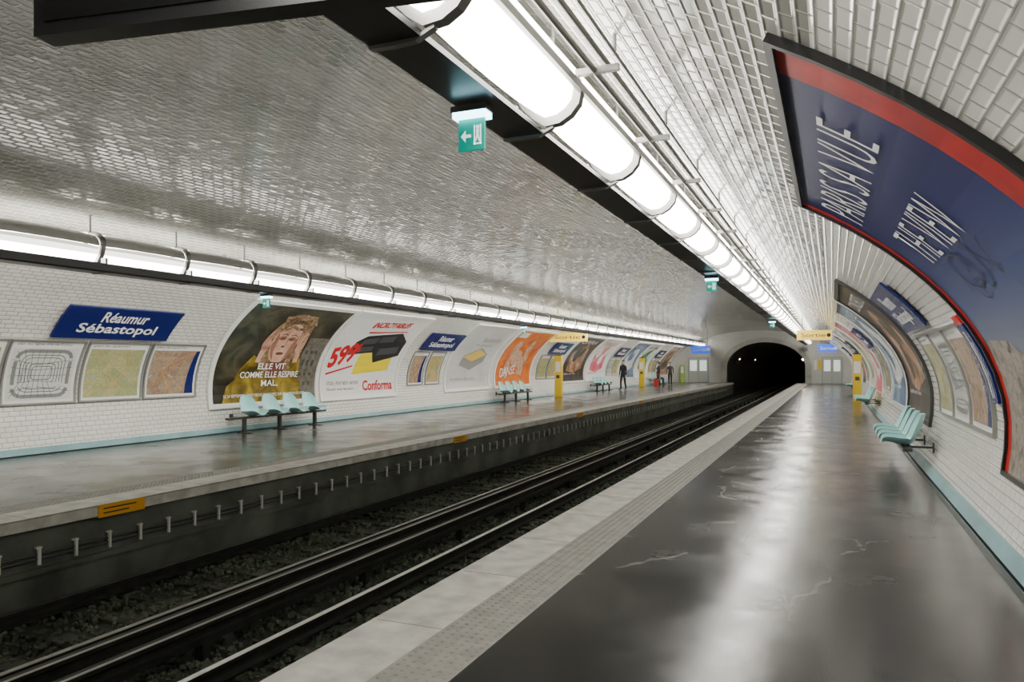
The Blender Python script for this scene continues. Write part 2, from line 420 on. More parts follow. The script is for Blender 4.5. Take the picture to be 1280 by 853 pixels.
def mapmat(name,bg,line,alt,scale):
    if name in MC: return MC[name]
    m,t,N,L,P=nt(name); tc=N.new('ShaderNodeTexCoord')
    vo=N.new('ShaderNodeTexVoronoi'); vo.feature='DISTANCE_TO_EDGE'; vo.inputs['Scale'].default_value=scale; L.new(tc.outputs['Object'],vo.inputs['Vector'])
    v2=N.new('ShaderNodeTexVoronoi'); v2.inputs['Scale'].default_value=scale*.45; L.new(tc.outputs['Object'],v2.inputs['Vector'])
    r=ramp(N,[(0,(1,1,1)),(.06,(0,0,0))]); L.new(vo.outputs['Distance'],r.inputs[0])
    mx=N.new('ShaderNodeMixRGB'); mx.inputs[1].default_value=(*bg,1); mx.inputs[2].default_value=(*alt,1)
    r2=ramp(N,[(.4,(0,0,0)),(.6,(.8,.8,.8))]); L.new(v2.outputs['Color'],r2.inputs[0]); L.new(r2.outputs[0],mx.inputs[0])
    m2=N.new('ShaderNodeMixRGB'); m2.inputs[2].default_value=(*line,1); L.new(r.outputs[0],m2.inputs[0]); L.new(mx.outputs[0],m2.inputs[1])
    L.new(m2.outputs[0],P.inputs['Base Color']); P.inputs['Roughness'].default_value=.25; MC[name]=m; return m
ZB,ZT=.66,2.98
def poster_base(side,yl,w,bgm,zb=ZB,zt=ZT,fm=None,b=.12):
    p=empty('advertising_poster'); t0=t_of_z(zb); h=t_of_z(zt)-t0; fn=wallfn(side,yl,t0)
    frame(fn,w,h,b,.05,fm or M_white,p)
    shapes('print',fn,[rect(0,0,w,h)],bgm,.02,p)
    return p,fn,w,h
# --- poster 1: woman holding her head
skin=artmat('print_skin',[(.36,.16,.10),(.58,.32,.22),(.70,.45,.34)],2.2); skin2=mat('print_skin_shade',(.20,.07,.045),.35)
bg=artmat('print_dusk',[(.008,.008,.006),(.03,.027,.015),(.09,.075,.04),(.02,.035,.028)],1.2)
p,fn,w,h=poster_base('L',13.15,3.72,bg)
shapes('backdrop_building',fn,[rect(2.9,.0,w,h*.62),rect(2.6,0,2.9,h*.38)],mat('print_slate',(.16,.145,.115),.3,var=.4),.022,p)
shapes('backdrop_windows',fn,[rect(3.0+.2*i,.3+.3*j,3.1+.2*i,.48+.3*j) for i in range(3) for j in range(4)],mat('print_slate_dark',(.07,.07,.06),.3),.0235,p)
hair=artmat('print_hair',[(.10,.05,.02),(.28,.17,.09),(.48,.35,.20)],6,6,dist=2)
shapes('hair',fn,[ell(2.05,1.85,.70,.70,-.1),[(1.4,1.7),(1.32,1.1),(1.5,.75),(2.6,.75),(2.85,1.2),(2.76,1.9)],[(1.5,2.2),(1.4,2.45),(1.9,2.58),(2.5,2.52),(2.75,2.2),(2.3,2.1)]],hair,.024,p)
must=artmat('print_mustard',[(.06,.04,.008),(.22,.15,.012),(.42,.30,.03)],2.5)
shapes('jacket',fn,[[(.3,0),(.45,.4),(.9,.72),(1.45,.85),(1.75,.7),(2.3,.65),(2.75,.85),(3.05,.55),(3.2,0)]],must,.026,p)
shapes('neck',fn,[[(1.75,.65),(2.35,.65),(2.3,1.2),(1.8,1.2)]],skin2,.027,p)
shapes('sleeves',fn,[[(.5,.2),(1.1,.15),(1.42,1.05),(1.15,1.2),(.8,.8)],[(3.1,.15),(2.6,.2),(2.6,1.05),(2.88,1.15)]],must,.028,p)
shapes('face',fn,[ell(2.0,1.6,.46,.62,-.08,28)],skin,.030,p)
shapes('face_shadow',fn,[[(1.6,1.9),(1.56,1.5),(1.68,1.2),(1.83,1.05),(1.74,1.3),(1.71,1.7)],[(2.40,1.85),(2.44,1.45),(2.32,1.15),(2.17,1.03),(2.25,1.3),(2.31,1.65)],ell(1.83,1.73,.14,.075),ell(2.19,1.71,.14,.075)],mat('print_skin_mid',(.36,.17,.11),.35),.031,p)
def hand(cx,cy,s,a):
    P=[ell(cx,cy,.14,.22,a*s),stroke([(cx-s*.05,cy-.5),(cx,cy)],.17)[0]]
    for i in range(4):
        P.append(stroke([(cx-.11+.072*i,cy+.12),(cx-.11+.072*i+s*.09,cy+.42+(.05 if i in (1,2) else 0))],.058)[0])
    P.append(stroke([(cx+s*.08,cy-.02),(cx+s*.2,cy+.16)],.07)[0])
    return P
shapes('hands',fn,hand(1.38,1.50,1,.2)+hand(2.66,1.50,-1,.2),skin,.033,p)
shapes('features',fn,[ell(1.84,1.72,.09,.03),ell(2.18,1.70,.09,.03),ell(2.0,1.47,.065,.03),ell(2.0,1.26,.14,.045)]+stroke([(1.71,1.83),(1.84,1.87),(1.95,1.83)],.025)+stroke([(2.07,1.82),(2.19,1.85),(2.32,1.80)],.025)+stroke([(2.03,1.74),(2.06,1.6),(2.06,1.5)],.018),skin2,.035,p)
shapes('hair_strands',fn,stroke([(1.56,2.12),(1.72,1.98),(1.9,2.14)],.08)+stroke([(1.9,2.14),(2.15,2.04),(2.44,2.06)],.09)+stroke([(1.5,2.3),(1.45,1.9),(1.5,1.6)],.04)+stroke([(2.6,2.2),(2.72,1.9),(2.66,1.6)],.05),hair,.036,p)
for i,s in enumerate(['ELLE VIT','COMME ELLE RESPIRE','MAL.']):
    ww=[1.0,2.1,.6][i]; text('slogan',fn,s,1.9-ww/2,.82-.22*i,ww,.16,M_txtwhite,.039,p,bold=.01)
text('caption',fn,'LE 24 SEPTEMBRE, VIVEZ MIEUX. PARTICIPEZ SUR MALADIESRESPI.ORG',.35,.12,2.9,.08,M_txtwhite,.039,p)
# --- poster 2 : furniture ad
p,fn,w,h=poster_base('L',17.2,3.78,M_paper)
shapes('yellow_block',fn,[[(1.35,.62),(3.25,.75),(3.3,1.5),(2.9,1.95),(1.6,1.75)]],mat('print_yellow',(.85,.68,.02),.35),.024,p)
blk=mat('print_sofa_black',(.010,.010,.012),.35); blk2=mat('print_sofa_grey',(.06,.06,.065),.35)
shapes('sofa',fn,[[(.85,1.25),(.95,1.7),(1.3,1.95),(3.0,2.15),(3.6,1.8),(3.6,1.25),(2.3,1.0),(2.05,1.35)]],blk,.027,p)
shapes('sofa_cushions',fn,[[(1.15,1.62),(1.3,1.82),(2.0,1.92),(1.95,1.68)],[(2.05,1.70),(2.1,1.94),(2.85,2.03),(2.8,1.78)],[(2.3,1.25),(2.35,1.5),(3.35,1.6),(3.4,1.35)],[(1.0,1.32),(1.05,1.5),(1.95,1.58),(1.95,1.42)]],blk2,.030,p)
text('price',fn,'599',.12,.8,1.15,.66,M_red,.033,p,rot=.22,shear=.15,bold=.04); text('price',fn,'€',1.15,1.32,.25,.3,M_red,.034,p,rot=.22,bold=.04)
shapes('underline',fn,stroke([(.1,.66),(1.3,.9)],.05),M_red,.033,p)
text('headline',fn,'INCROYABLES',1.1,2.28,1.9,.26,M_red,.03,p,rot=.06,shear=.2,bold=.03)
shapes('banner',fn,[[(1.2,2.12),(3.2,2.24),(3.2,2.20),(1.2,2.06)]],M_red,.03,p)
text('brand',fn,'Conforma',1.95,.12,1.65,.32,M_red,.03,p,bold=.03)
text('caption',fn,'ETOILE - PONT NEUF - NATION',.2,.33,1.5,.1,M_txtblack,.03,p); text('caption',fn,'Ouvert tous les jours',.2,.15,1.3,.1,M_txtblack,.03,p)
# --- poster 3
p,fn,w,h=poster_base('L',24.45,3.7,mat('print_pale_grey',(.62,.61,.60),.3,var=.12,vscale=1))
gm=mat('print_taupe',(.3,.28,.27),.35); shapes('bed',fn,[[(.9,.9),(1.0,1.3),(2.2,1.7),(3.0,1.4),(2.9,1.05),(1.9,.7)]],gm,.025,p)
shapes('blanket',fn,[[(1.0,1.25),(2.1,1.62),(2.9,1.38),(1.9,1.05)]],mat('print_mustard2',(.75,.52,.10),.35),.028,p)
text('headline',fn,'fauteuils',1.7,2.0,1.6,.26,gm,.03,p); text('headline',fn,'& canapes',1.5,1.72,1.4,.2,gm,.03,p); text('caption',fn,'le confort chez vous',.4,.3,2.0,.14,gm,.03,p)
# --- poster 4 orange
p,fn,w,h=poster_base('L',28.85,3.9,artmat('print_orange',[(.62,.09,.008),(.78,.2,.02),(.5,.06,.008)],1.5))
shapes('figures',fn,[ell(1.2,1.7,.35,.5,.4),ell(1.9,1.2,.6,.4,-.5),ell(2.6,1.8,.3,.5,.2),[(.6,.4),(1.1,1.4),(1.7,1.3),(1.2,.3)],[(2.2,.5),(2.5,1.5),(3.1,1.4),(2.9,.4)]],artmat('print_figures',[(.35,.1,.04),(.7,.45,.3),(.25,.15,.1)],3),.025,p)
text('headline',fn,'DANSE',.5,.35,1.6,.4,M_txtwhite,.03,p,rot=.1); shapes('tag',fn,[rect(.2,h-.45,1.1,h-.1)],M_paper,.03,p)
# --- generic posters
def generic(side,yl,w,bg,acc,txt,seed,tc=None,fm=None,b=.12):
    r=random.Random(seed); p,fn,w,h=poster_base(side,yl,w,bg,fm=fm,b=b)
    shapes('picture',fn,[[(w*.2,h*.2),(w*.15,h*.55),(w*.35,h*.75),(w*.6,h*.8),(w*.8,h*.6),(w*.85,h*.25),(w*.5,h*.15)]],acc,.024,p)
    shapes('detail',fn,[ell(w*r.uniform(.3,.7),h*r.uniform(.35,.65),w*.1,h*.12,r.random()) for _ in range(3)]+[rect(w*.05,h*.04,w*.6,h*.1)],bg,.027,p)
    text('headline',fn,txt,w*.12,h*.82,w*.7,h*.1,tc or M_txtwhite,.03,p)
    text('caption',fn,'exposition - concert - theatre',w*.1,h*.12,w*.5,h*.04,tc or M_txtwhite,.03,p)
C=dict(dk=artmat('print_night',[(.012,.012,.012),(.05,.035,.03),(.12,.085,.05)],1.5),
 gr=artmat('print_green',[(.05,.18,.08),(.12,.35,.14)],1.5), bl=artmat('print_bluehaze',[(.04,.09,.25),(.25,.35,.45)],1.2),
 wh=M_paper, pk=artmat('print_pink',[(.7,.06,.16),(.75,.3,.28)],1.4), br=artmat('print_brown',[(.12,.05,.02),(.4,.2,.1),(.6,.45,.3)],2))
generic('L',37.3,3.8,C['dk'],C['br'],'OPERA',1); generic('L',41.5,3.8,C['wh'],C['pk'],'SOLDES',2,M_red)
generic('L',49.,3.8,C['bl'],C['wh'],'VOYAGES',3); generic('L',53.2,3.8,C['wh'],C['gr'],'NATURE',4,M_txtblack); generic('L',61.,3.8,C['br'],C['dk'],'CINEMA',5)
generic('R',17.55,3.8,C['dk'],C['br'],'CONCERTS',6,fm=M_dark,b=.08); generic('R',21.8,3.8,C['bl'],C['wh'],'VOYAGES',7)
generic('R',30.,3.8,C['pk'],C['wh'],'SOLDES',8); generic('R',34.3,3.8,C['wh'],C['gr'],'JARDIN',9,M_txtblack)
generic('R',42.5,3.8,C['dk'],C['pk'],'THEATRE',10); generic('R',46.8,3.8,C['wh'],C['br'],'MUSEE',11,M_txtblack); generic('R',55,3.8,C['bl'],C['br'],'PARIS',12); generic('R',59.3,3.8,C['wh'],C['pk'],'MODE',13,M_red)
generic('L',1.6,3.7,C['wh'],C['bl'],'EXPO',14,M_txtblack)
# --- big near poster on the right wall
m,t,N,L,P=nt('print_blue_sky')
tc=N.new('ShaderNodeTexCoord'); sp=N.new('ShaderNodeSeparateXYZ'); L.new(tc.outputs['Object'],sp.inputs[0])
mr=N.new('ShaderNodeMapRange'); mr.inputs['From Min'].default_value=.8; mr.inputs['From Max'].default_value=3.2; L.new(sp.outputs['Z'],mr.inputs['Value'])
r=ramp(N,[(.0,(.22,.215,.215)),(.36,(.18,.205,.27)),(.55,(.04,.065,.20)),(.75,(.007,.013,.12)),(1,(.004,.007,.08))]); L.new(mr.outputs[0],r.inputs[0])
L.new(r.outputs[0],P.inputs['Base Color']); P.inputs['Roughness'].default_value=.35; P.inputs['Specular IOR Level'].default_value=.35; M_sky=m
p,fn,w,h=poster_base('R',8.05,4.12,M_sky,.62,3.205,M_black,.045)
shapes('red_border',fn,[rect(0,0,.15,h),rect(w-.42,0,w,h)],artmat('print_red_brush',[(.32,.003,.005),(.52,.010,.008)],4,rough=.4),.024,p)
city=artmat('print_city',[(.06,.048,.036),(.2,.165,.13),(.38,.33,.27),(.13,.105,.085)],10,8)
cw=w-.42-.15
shapes('city_skyline',fn,[[(.15,0),(w-.42,0),(w-.42,1.1)]+[(w-.42-cw*i/32,1.1+.05*math.sin(i*1.7)+(.10 if i%7==3 else 0)) for i in range(1,32)]+[(.15,1.1)]],city,.024,p)
shapes('tower',fn,[[(2.4,1.05),(2.55,1.05),(2.5,1.3),(2.48,1.7),(2.46,1.3)]],mat('print_tower',(.1,.09,.1),.3),.027,p)
text('headline',fn,'PARIS SA VUE',.45,h-.62,2.75,.42,M_txtwhite,.03,p,bold=-.012)
text('headline',fn,'THE VIEW',.85,h-1.30,1.8,.40,M_txtwhite,.03,p,bold=-.012)
sig=[(1.2+.09*i+.05*math.sin(i*2.1),1.66+.17*math.sin(i*1.3)+.015*i) for i in range(16)]
shapes('signature',fn,stroke(sig,.018)+stroke([(1.6+.3*math.cos(a),1.84+.16*math.sin(a)) for a in [i*.35 for i in range(18)]],.016),mat('print_ink',(.01,.01,.03),.4),.03,p)
# --- maps
def station_map(side,yl,w,kind,zb=.9,zt=2.0):
    p=empty('station_map'); t0=t_of_z(zb); h=t_of_z(zt)-t0; fn=wallfn(side,yl,t0)
    frame(fn,w,h,.035,.04,M_grey,p)
    mm={'city':mapmat('map_city',(.50,.46,.24),(.26,.32,.15),(.34,.38,.18),9),
        'metro':mat('map_paper',(.66,.67,.64),.25),
        'bus':mapmat('map_bus',(.48,.44,.20),(.45,.2,.08),(.34,.37,.16),11),
        'area':mapmat('map_area',(.36,.24,.14),(.22,.13,.19),(.42,.33,.21),9)}[kind]
    shapes('print',fn,[rect(0,0,w,h)],M_paper,.015,p)
    shapes('map_sheet',fn,[rect(.06,.05,w-.06,h-.14)],mm,.018,p)
    if kind!='metro':
        text('title',fn,'plan du quartier',.08,h-.1,w*.6,.06,M_txtblack,.02,p)
        rr_=random.Random(int(yl*10)); ph=rr_.random()*6; rv=[(.08+(w-.16)*i/8,h*.35+.12*math.sin(i*.7+ph)) for i in range(9)]
        shapes('river',fn,stroke(rv,.035),mat('map_river',(.25,.40,.50),.3),.0195,p)
        shapes('roads',fn,sum([stroke([(.08+rr_.random()*(w-.2),.08),(.08+rr_.random()*(w-.2),h*.5),(.08+rr_.random()*(w-.2),h-.18)],.010) for _ in range(5)],[]),mat('map_road',(.65,.35,.12),.3),.0205,p)
    if kind=='metro':
        pol=[]
        gx=mat('map_lines',(.10,.11,.11),.4)
        def rr(x0,y0,x1,y1,c):
            P_=[]
            for cx,cy,a0 in ((x1-c,y1-c,0),(x0+c,y1-c,90),(x0+c,y0+c,180),(x1-c,y0+c,270)):
                for k in range(4): 
                    a=math.radians(a0+30*k); P_.append((cx+c*math.cos(a),cy+c*math.sin(a)))
            return P_+[P_[0]]
        pol+=stroke(rr(.16,.12,w-.16,h-.2,.16),.07)
        shapes('ring',fn,pol,mat('map_ring',(.22,.23,.22),.4),.0200,p); pol=[]
        for k in range(5): pol+=stroke(rr(.26+.055*k,.2+.055*k,w-.26-.055*k,h-.28-.055*k,.14-.02*k),.014)
        for k in range(7): pol+=stroke([(.12+.13*k,.1),(.3+.08*k,h*.35),(.25+.1*k,h*.6),(.15+.13*k,h-.2)],.009)
        for k in range(5): pol+=stroke([(.1,.2+.15*k),(w*.4,.3+.1*k),(w-.1,.2+.15*k)],.009)
        shapes('lines',fn,pol,gx,.021,p)
        text('title',fn,"plan des lignes d'Ile-de-France",.1,h-.09,w*.75,.06,M_txtblack,.02,p)
    if kind=='area': shapes('band',fn,[[(w-.3,.05),(w-.06,.05),(w-.06,h-.14),(w-.16,h-.14)]],M_blue,.0215,p)
for y,k in ((7.0,'bus'),(8.42,'metro'),(9.88,'city'),(11.32,'area')): station_map('L',y,1.33,k)
for y,k in ((21.8,'area'),(23.0,'bus')): station_map('L',y,.95,k)
for y,k in ((33.7,'city'),(35.1,'bus'),(45.9,'metro'),(47.2,'city'),(57.6,'bus'),(59,'area')): station_map('L',y,1.2,k)
for y,k in ((9.98,'area'),(11.32,'metro'),(12.66,'city')): station_map('R',y,1.25,k)
for y,k in ((24.4,'bus'),(25.7,'metro'),(38.,'city'),(39.3,'bus'),(51,'metro')): station_map('R',y,1.2,k)
# --- station name signs
def name_sign(side,yl,w=2.5,zb=2.1,zt=2.65):
    p=empty('station_name_sign'); t0=t_of_z(zb); h=t_of_z(zt)-t0; fn=wallfn(side,yl,t0)
    slab('plate',fn,0,0,w,h,.03,.06,M_blue,p,6)
    slab('bracket',fn,.3,.1,.4,h-.1,.001,.03,M_grey,p,2); slab('bracket',fn,w-.4,.1,w-.3,h-.1,.001,.03,M_grey,p,2)
    text('name',fn,'Réaumur',w*.31,h*.53,w*.40,h*.35,M_txtwhite,.064,p,bold=.02)
    text('name',fn,'Sébastopol',w*.16,h*.10,w*.68,h*.38,M_txtwhite,.064,p,bold=.02)
for s,y in (('L',9.0),('L',21.9),('L',34.2),('L',46.2),('L',58.),('R',13.0),('R',26.),('R',39.6),('R',52)): name_sign(s,y)
p=empty('line_diagram_panel'); fn2=wallfn('R',8.55,t_of_z(1.22)); hh=t_of_z(2.0)-t_of_z(1.22)
slab('plate',fn2,0,0,.3,hh,.002,.05,M_blue,p,6); slab('cap',fn2,0,hh,.3,hh+.1,.002,.05,M_red,p,2)
shapes('line',fn2,[rect(.08,.05,.12,hh-.08),rect(.18,.05,.2,hh-.2)],M_txtwhite,.053,p)
# ---------------------------------------------------------------- light strips
def light_strip(x0,dirp,zb):
    """dirp: +1 -> track side is +X, -1 -> track side is -X"""
    p=empty('fluorescent_light_strip'); X=lambda q:x0+dirp*q
    mb=MB(); sec=[(X(.02),zb-.03),(X(.30),zb-.03),(X(.31),zb-.01),(X(.31),zb+.1),(X(.28),zb+.1),(X(.28),zb+.0),(X(.02),zb+.0)]
    mb.prism(sec,Y0,Y1-.5); mb.obj('cable_tray',[M_black],p)
    lens=[(-.20,.30),(-.225,.22),(-.21,.14),(-.16,.08),(-.09,.04),(.0,.03),(.07,.08),(.14,.15),(.19,.23),(.215,.31),(.225,.36)]
    lmi=[1,0,0,0,0,0,0,0,1,2]
    cover=[(.23,.36),(.225,.42),(.195,.48),(.13,.53),(.05,.555),(-.04,.56)]
    pitch=1.57; yst=3.0
    while yst-pitch>Y0: yst-=pitch
    ml=MB(); mc=MB(); mr_=MB(); mk=MB()
    yy=yst; cx,cz=0.,.28
    while yy+pitch<Y1-.5:
        a,b=yy+.04,yy+pitch-.04
        ny=10
        def loft(mbx,crv,mids,amp):
            base=len(mbx.v)
            for i in range(ny+1):
                k=i/ny; yv=a+(b-a)*k; g=1-amp*(1-math.sin(math.pi*k)**.5)
                for (q,z) in crv: mbx.v.append((X(cx+(q-cx)*g),yv,zb+cz+(z-cz)*g))
            nl=len(crv)
            for i in range(ny):
                for j in range(nl-1):
                    mbx.f.append((base+i*nl+j,base+i*nl+j+1,base+(i+1)*nl+j+1,base+(i+1)*nl+j)); mbx.m.append(mids[j])
        loft(ml,lens,lmi,.14); loft(mc,cover,[0]*5,.10)
        mc.prism([(X(-.20),zb+.30),(X(-.17),zb+.34),(X(-.12),zb+.45),(X(-.04),zb+.56)],a,b,1,closed=False)
        full=lens+cover
        for (q,z),(q2,z2) in zip(full,full[1:]):
            def o(q,z,d):
                l=math.hypot(q-cx,z-cz); return (X(q+(q-cx)/l*d),zb+z+(z-cz)/l*d)
            mr_.prism([o(q,z,-.05),o(q,z,.022),o(q2,z2,.022),o(q2,z2,-.05)],yy-.035,yy+.035,0)
        mr_.prism([(X(-.05),zb+.0),(X(.05),zb-.045),(X(.16),zb-.05),(X(.30),zb-.045),(X(.30),zb-.03),(X(.05),zb-.03),(X(-.05),zb+.02)],yy-.02,yy+.02,0)
        for q,zz in ((-.04,.56),(-.45,.43)):
            xx=X(q); mk.tube((xx,yy,zb+zz-.02),(xx,yy,ceil_z(xx)),.014)
        mk.box(min(X(-.48),X(-.2)),max(X(-.48),X(-.2)),yy-.02,yy+.02,zb+.31,zb+.35)
        mk.box(min(X(.21),X(.3)),max(X(.21),X(.3)),yy-.02,yy+.02,zb+.06,zb+.18)
        yy+=pitch
    a,b=sorted((X(-.255),X(-.225))); mk.box(a,b,Y0,Y1-.5,zb+.20,zb+.25)
    ml.obj('diffusers',[M_lamp,M_lamp_b,M_lamp_c],p,smooth=True)
    mc.obj('covers',[M_cover,M_lamp_up],p,smooth=True); mr_.obj('ribs',[M_rib],p)
    for q,z,r in ((-.32,.33,.022),(-.40,.37,.018),(-.46,.41,.012)): mk.tube((X(q),Y0,zb+z),(X(q),Y1-.5,zb+z),r)
    mk.obj('conduits_and_brackets',[M_grey],p)
light_strip(-1.70,-1,3.12)
light_strip(-9.95,+1,2.95)
# ---------------------------------------------------------------- exit signs
def flatfn(origin,ax,up):
    o=Vector(origin); ax=Vector(ax).normalized(); up=Vector(up).normalized(); nn=ax.cross(up)
    return lambda x,y,off: o+ax*x+up*y+nn*off
def exit_sign(x,y,ztop):
    p=empty('emergency_exit_sign',(x,y,ztop)); k=.86; p.scale=(k,k,k)
    mb=MB(); mb.tube((0,0,-.03),(0,0,0.0),.02,0); mb.box(-.13,.13,-.06,.06,-.06,-.02,0); mb.box(-.12,.12,-.055,.055,-.10,-.06,1)
    mb.box(-.095,.095,-.012,.012,-.31,-.10,2); mb.obj('sign_box',[M_dark,M_glowwhite,M_green],p)
    fn=flatfn((-.09,-.013,-.305),(1,0,0),(0,0,1))
    w=mat('exit_white',(.9,.95,.9),.4,emit=1.)
    shapes('pictogram',fn,[[(.015,.09),(.05,.13),(.05,.1),(.09,.1),(.09,.08),(.05,.08),(.05,.05)],rect(.11,.03,.165,.04),rect(.11,.03,.12,.16),rect(.155,.03,.165,.16),ell(.138,.145,.012,.012),[(.128,.13),(.148,.13),(.145,.09),(.158,.05),(.148,.05),(.137,.08),(.125,.05),(.117,.055),(.13,.09)]],w,.003,p)
exit_sign(-1.9,3.88,3.09); exit_sign(-1.87,13.0,3.09); exit_sign(-9.78,11.2,2.92); exit_sign(-9.78,24,2.92); exit_sign(-1.87,27,3.09)
# ---------------------------------------------------------------- hanging signs
def hang_sign(name,x,y,z,w,h,cols,ttl,tm):
    p=empty(name); mb=MB(); mb.box(x-w/2,x+w/2,y-.06,y+.06,z,z+h,0); 
    for q in (-.35,.35): mb.tube((x+q*w,y,z+h),(x+q*w,y,ceil_z(x+q*w)),.015,1)
    mb.obj('box',[cols,M_dark],p); fn=flatfn((x-w/2,y-.061,z),(1,0,0),(0,0,1))
    text('lettering',fn,ttl,w*.12,h*.3,w*.7,h*.42,tm,.003,p); shapes('pictogram',fn,[ell(w*.91,h*.5,h*.2,h*.2)],tm,.003,p)
sy=mat('sign_yellow_lit',(.8,.6,.1),.4,emit=.7,ecol=(1,.65,.08)); sb=mat('sign_blue_lit',(.03,.1,.5),.4,emit=.8,ecol=(.05,.15,.9))
hang_sign('exit_direction_sign',-11.2,33.,2.62,1.8,.42,sy,'Sortie',M_txtblack)
hang_sign('exit_direction_sign',-.7,34.8,2.62,1.4,.42,sy,'Sortie',M_txtblack)
hang_sign('exit_direction_sign',-9.0,57,2.35,1.4,.6,sb,'Sortie',M_txtwhite)
hang_sign('exit_direction_sign',-.3,60,2.45,1.3,.6,sb,'Sortie',M_txtwhite)
p=empty('train_indicator_display'); ang=.165
R=Matrix.Rotation(ang,3,'Z'); c=Vector((-1.47,1.71,2.85))
mb=MB(); mb.box(c.x-.79,c.x+.72,c.y-.04,c.y+.04,2.6,3.0,0,R,c); mb.box(c.x-.75,c.x+.68,c.y-.045,c.y+.03,2.64,2.96,1,R,c)
mb.box(c.x-.80,c.x+.73,c.y-.05,c.y+.05,2.985,3.01,0,R,c)
for q in (-.5,.5): mb.tube((c.x+q,c.y+q*.16,3.0),(c.x+q,c.y+q*.16,ceil_z(c.x+q)),.018,0)
mb.obj('case',[M_black,mat('display_glass',(.01,.01,.012),.08)],p)
# ---------------------------------------------------------------- benches
def bench(side,ya,seats,name='platform_bench'):
    p=empty(name); s=1 if side=='L' else -1
    xb=(XWL+.08) if side=='L' else (XWR+.06)
    X=lambda d: xb+s*d
    yb=ya+4*.74
    mb=MB(); x0,x1=sorted((X(.28),X(.40))); mb.box(x0,x1,ya-.2,yb+.35,.33,.38,0)
    for yy in (ya+.3,ya+1.5,yb-.1):
        if side=='L':
            a,b=sorted((X(.30),X(.38))); mb.box(a,b,yy,yy+.07,.0,.33,0); a,b=sorted((X(.18),X(.55))); mb.box(a,b,yy-.02,yy+.09,.0,.02,0)
        a,b=sorted((X(-.04),X(.34))); mb.box(a,b,yy,yy+.05,.34,.37,0)
        a,b=sorted((X(-.05),X(-.03))); mb.box(a,b,yy-.03,yy+.08,.28,.43,0)
    mb.obj('support_beam',[M_dark],p)
    path=[(.66,.40),(.64,.44),(.55,.435),(.42,.40),(.32,.39),(.24,.42),(.18,.52),(.13,.66),(.09,.78),(.07,.86)]
    for k in seats:
        yc=ya+.3+.74*k; vs=[];fs=[]; nu=9; n=len(path)
        for i,(d,z) in enumerate(path):
            v=i/(n-1); hw=.31*max(.0,1-abs(2*v-1)**3.2)**.5; hw=max(hw,.14)
            for j in range(nu):
                u=-1+2*j/(nu-1); c_=abs(u)**2.2*.13*(1-.5*abs(2*v-1))
                kb=min(1,max(0,(v-.45)/.25)); vs.append((X(d+c_*kb),yc+u*hw,z+c_*(1-kb)))
        for i in range(n-1):
            for j in range(nu-1): fs.append((i*nu+j,i*nu+j+1,(i+1)*nu+j+1,(i+1)*nu+j))
        o=mesh_obj('seat',vs,fs,M_seat,p,smooth=True)
        md=o.modifiers.new('s','SOLIDIFY'); md.thickness=.018; md.offset=0; md2=o.modifiers.new('ss','SUBSURF'); md2.levels=1; md2.render_levels=2
        mb=MB(); a,b=sorted((X(.28),X(.40))); mb.box(a,b,yc-.06,yc+.06,.375,.40,0); mb.obj('seat_mount',[M_dark],p)
bench('L',13.2,[.4,1.4,2.4,3.4]); bench('L',28.2,[0,1,2,3]); bench('L',41.5,[0,1,2,3]); bench('L',57.2,[0,1,2,3])
bench('R',12.4,[0,1,2,3]); bench('R',26,[0,1,2,3]); bench('R',43,[0,1,2,3])
# ---------------------------------------------------------------- yellow call-point cabinets
for x,y in ((-12.25,34.6),(.98,35.0),(-12.25,52)):
    mb=MB(); mb.box(x-.17,x+.17,y-.12,y+.12,0,2.0,0); mb.box(x-.13,x+.13,y-.13,y-.118,1.2,1.7,1); mb.box(x-.18,x+.18,y-.13,y+.13,2.0,2.04,2); mb.box(x-.08,x+.08,y-.135,y-.12,.9,1.05,2)
    mb.obj('emergency_call_point',[M_yellow,M_paper,M_dark])
def door(x,w,h,name='door_1'):
    mb=MB(); y=Y1-.09; mb.box(x-w/2-.06,x+w/2+.06,y,y+.08,0,h+.06,0); mb.box(x-w/2,x-.02,y-.03,y,.02,h,1); mb.box(x+.02,x+w/2,y-.03,y,.02,h,1)
    mb.box(x-w/2+.1,x-.12,y-.04,y-.03,1.0,h-.2,2); mb.box(x+.12,x+w/2-.1,y-.04,y-.03,1.0,h-.2,2)
    mb.obj(name,[M_grey,mat('door_paint',(.45,.47,.44),.4),mat('door_glass',(.5,.55,.5),.15,emit=.8,ecol=(.8,.9,.8))])
door(-10.6,1.6,2.1,'door_1'); door(.0,1.4,2.1,'door_2')
mb=MB(); mb.box(-12.1,-11.75,Y1-.4,Y1-.05,0,1.5,0); mb.box(-12.05,-11.8,Y1-.41,Y1-.4,.8,1.35,1); mb.obj('ticket_validator',[mat('green_box',(.35,.5,.1),.4),M_paper])
mb=MB()
for x0,c in ((-1.35,0),(-1.05,1)): mb.box(x0,x0+.24,Y1-.06,Y1-.01,1.1,1.9,c)
mb.obj('notice_boards',[M_paper,M_yellow])
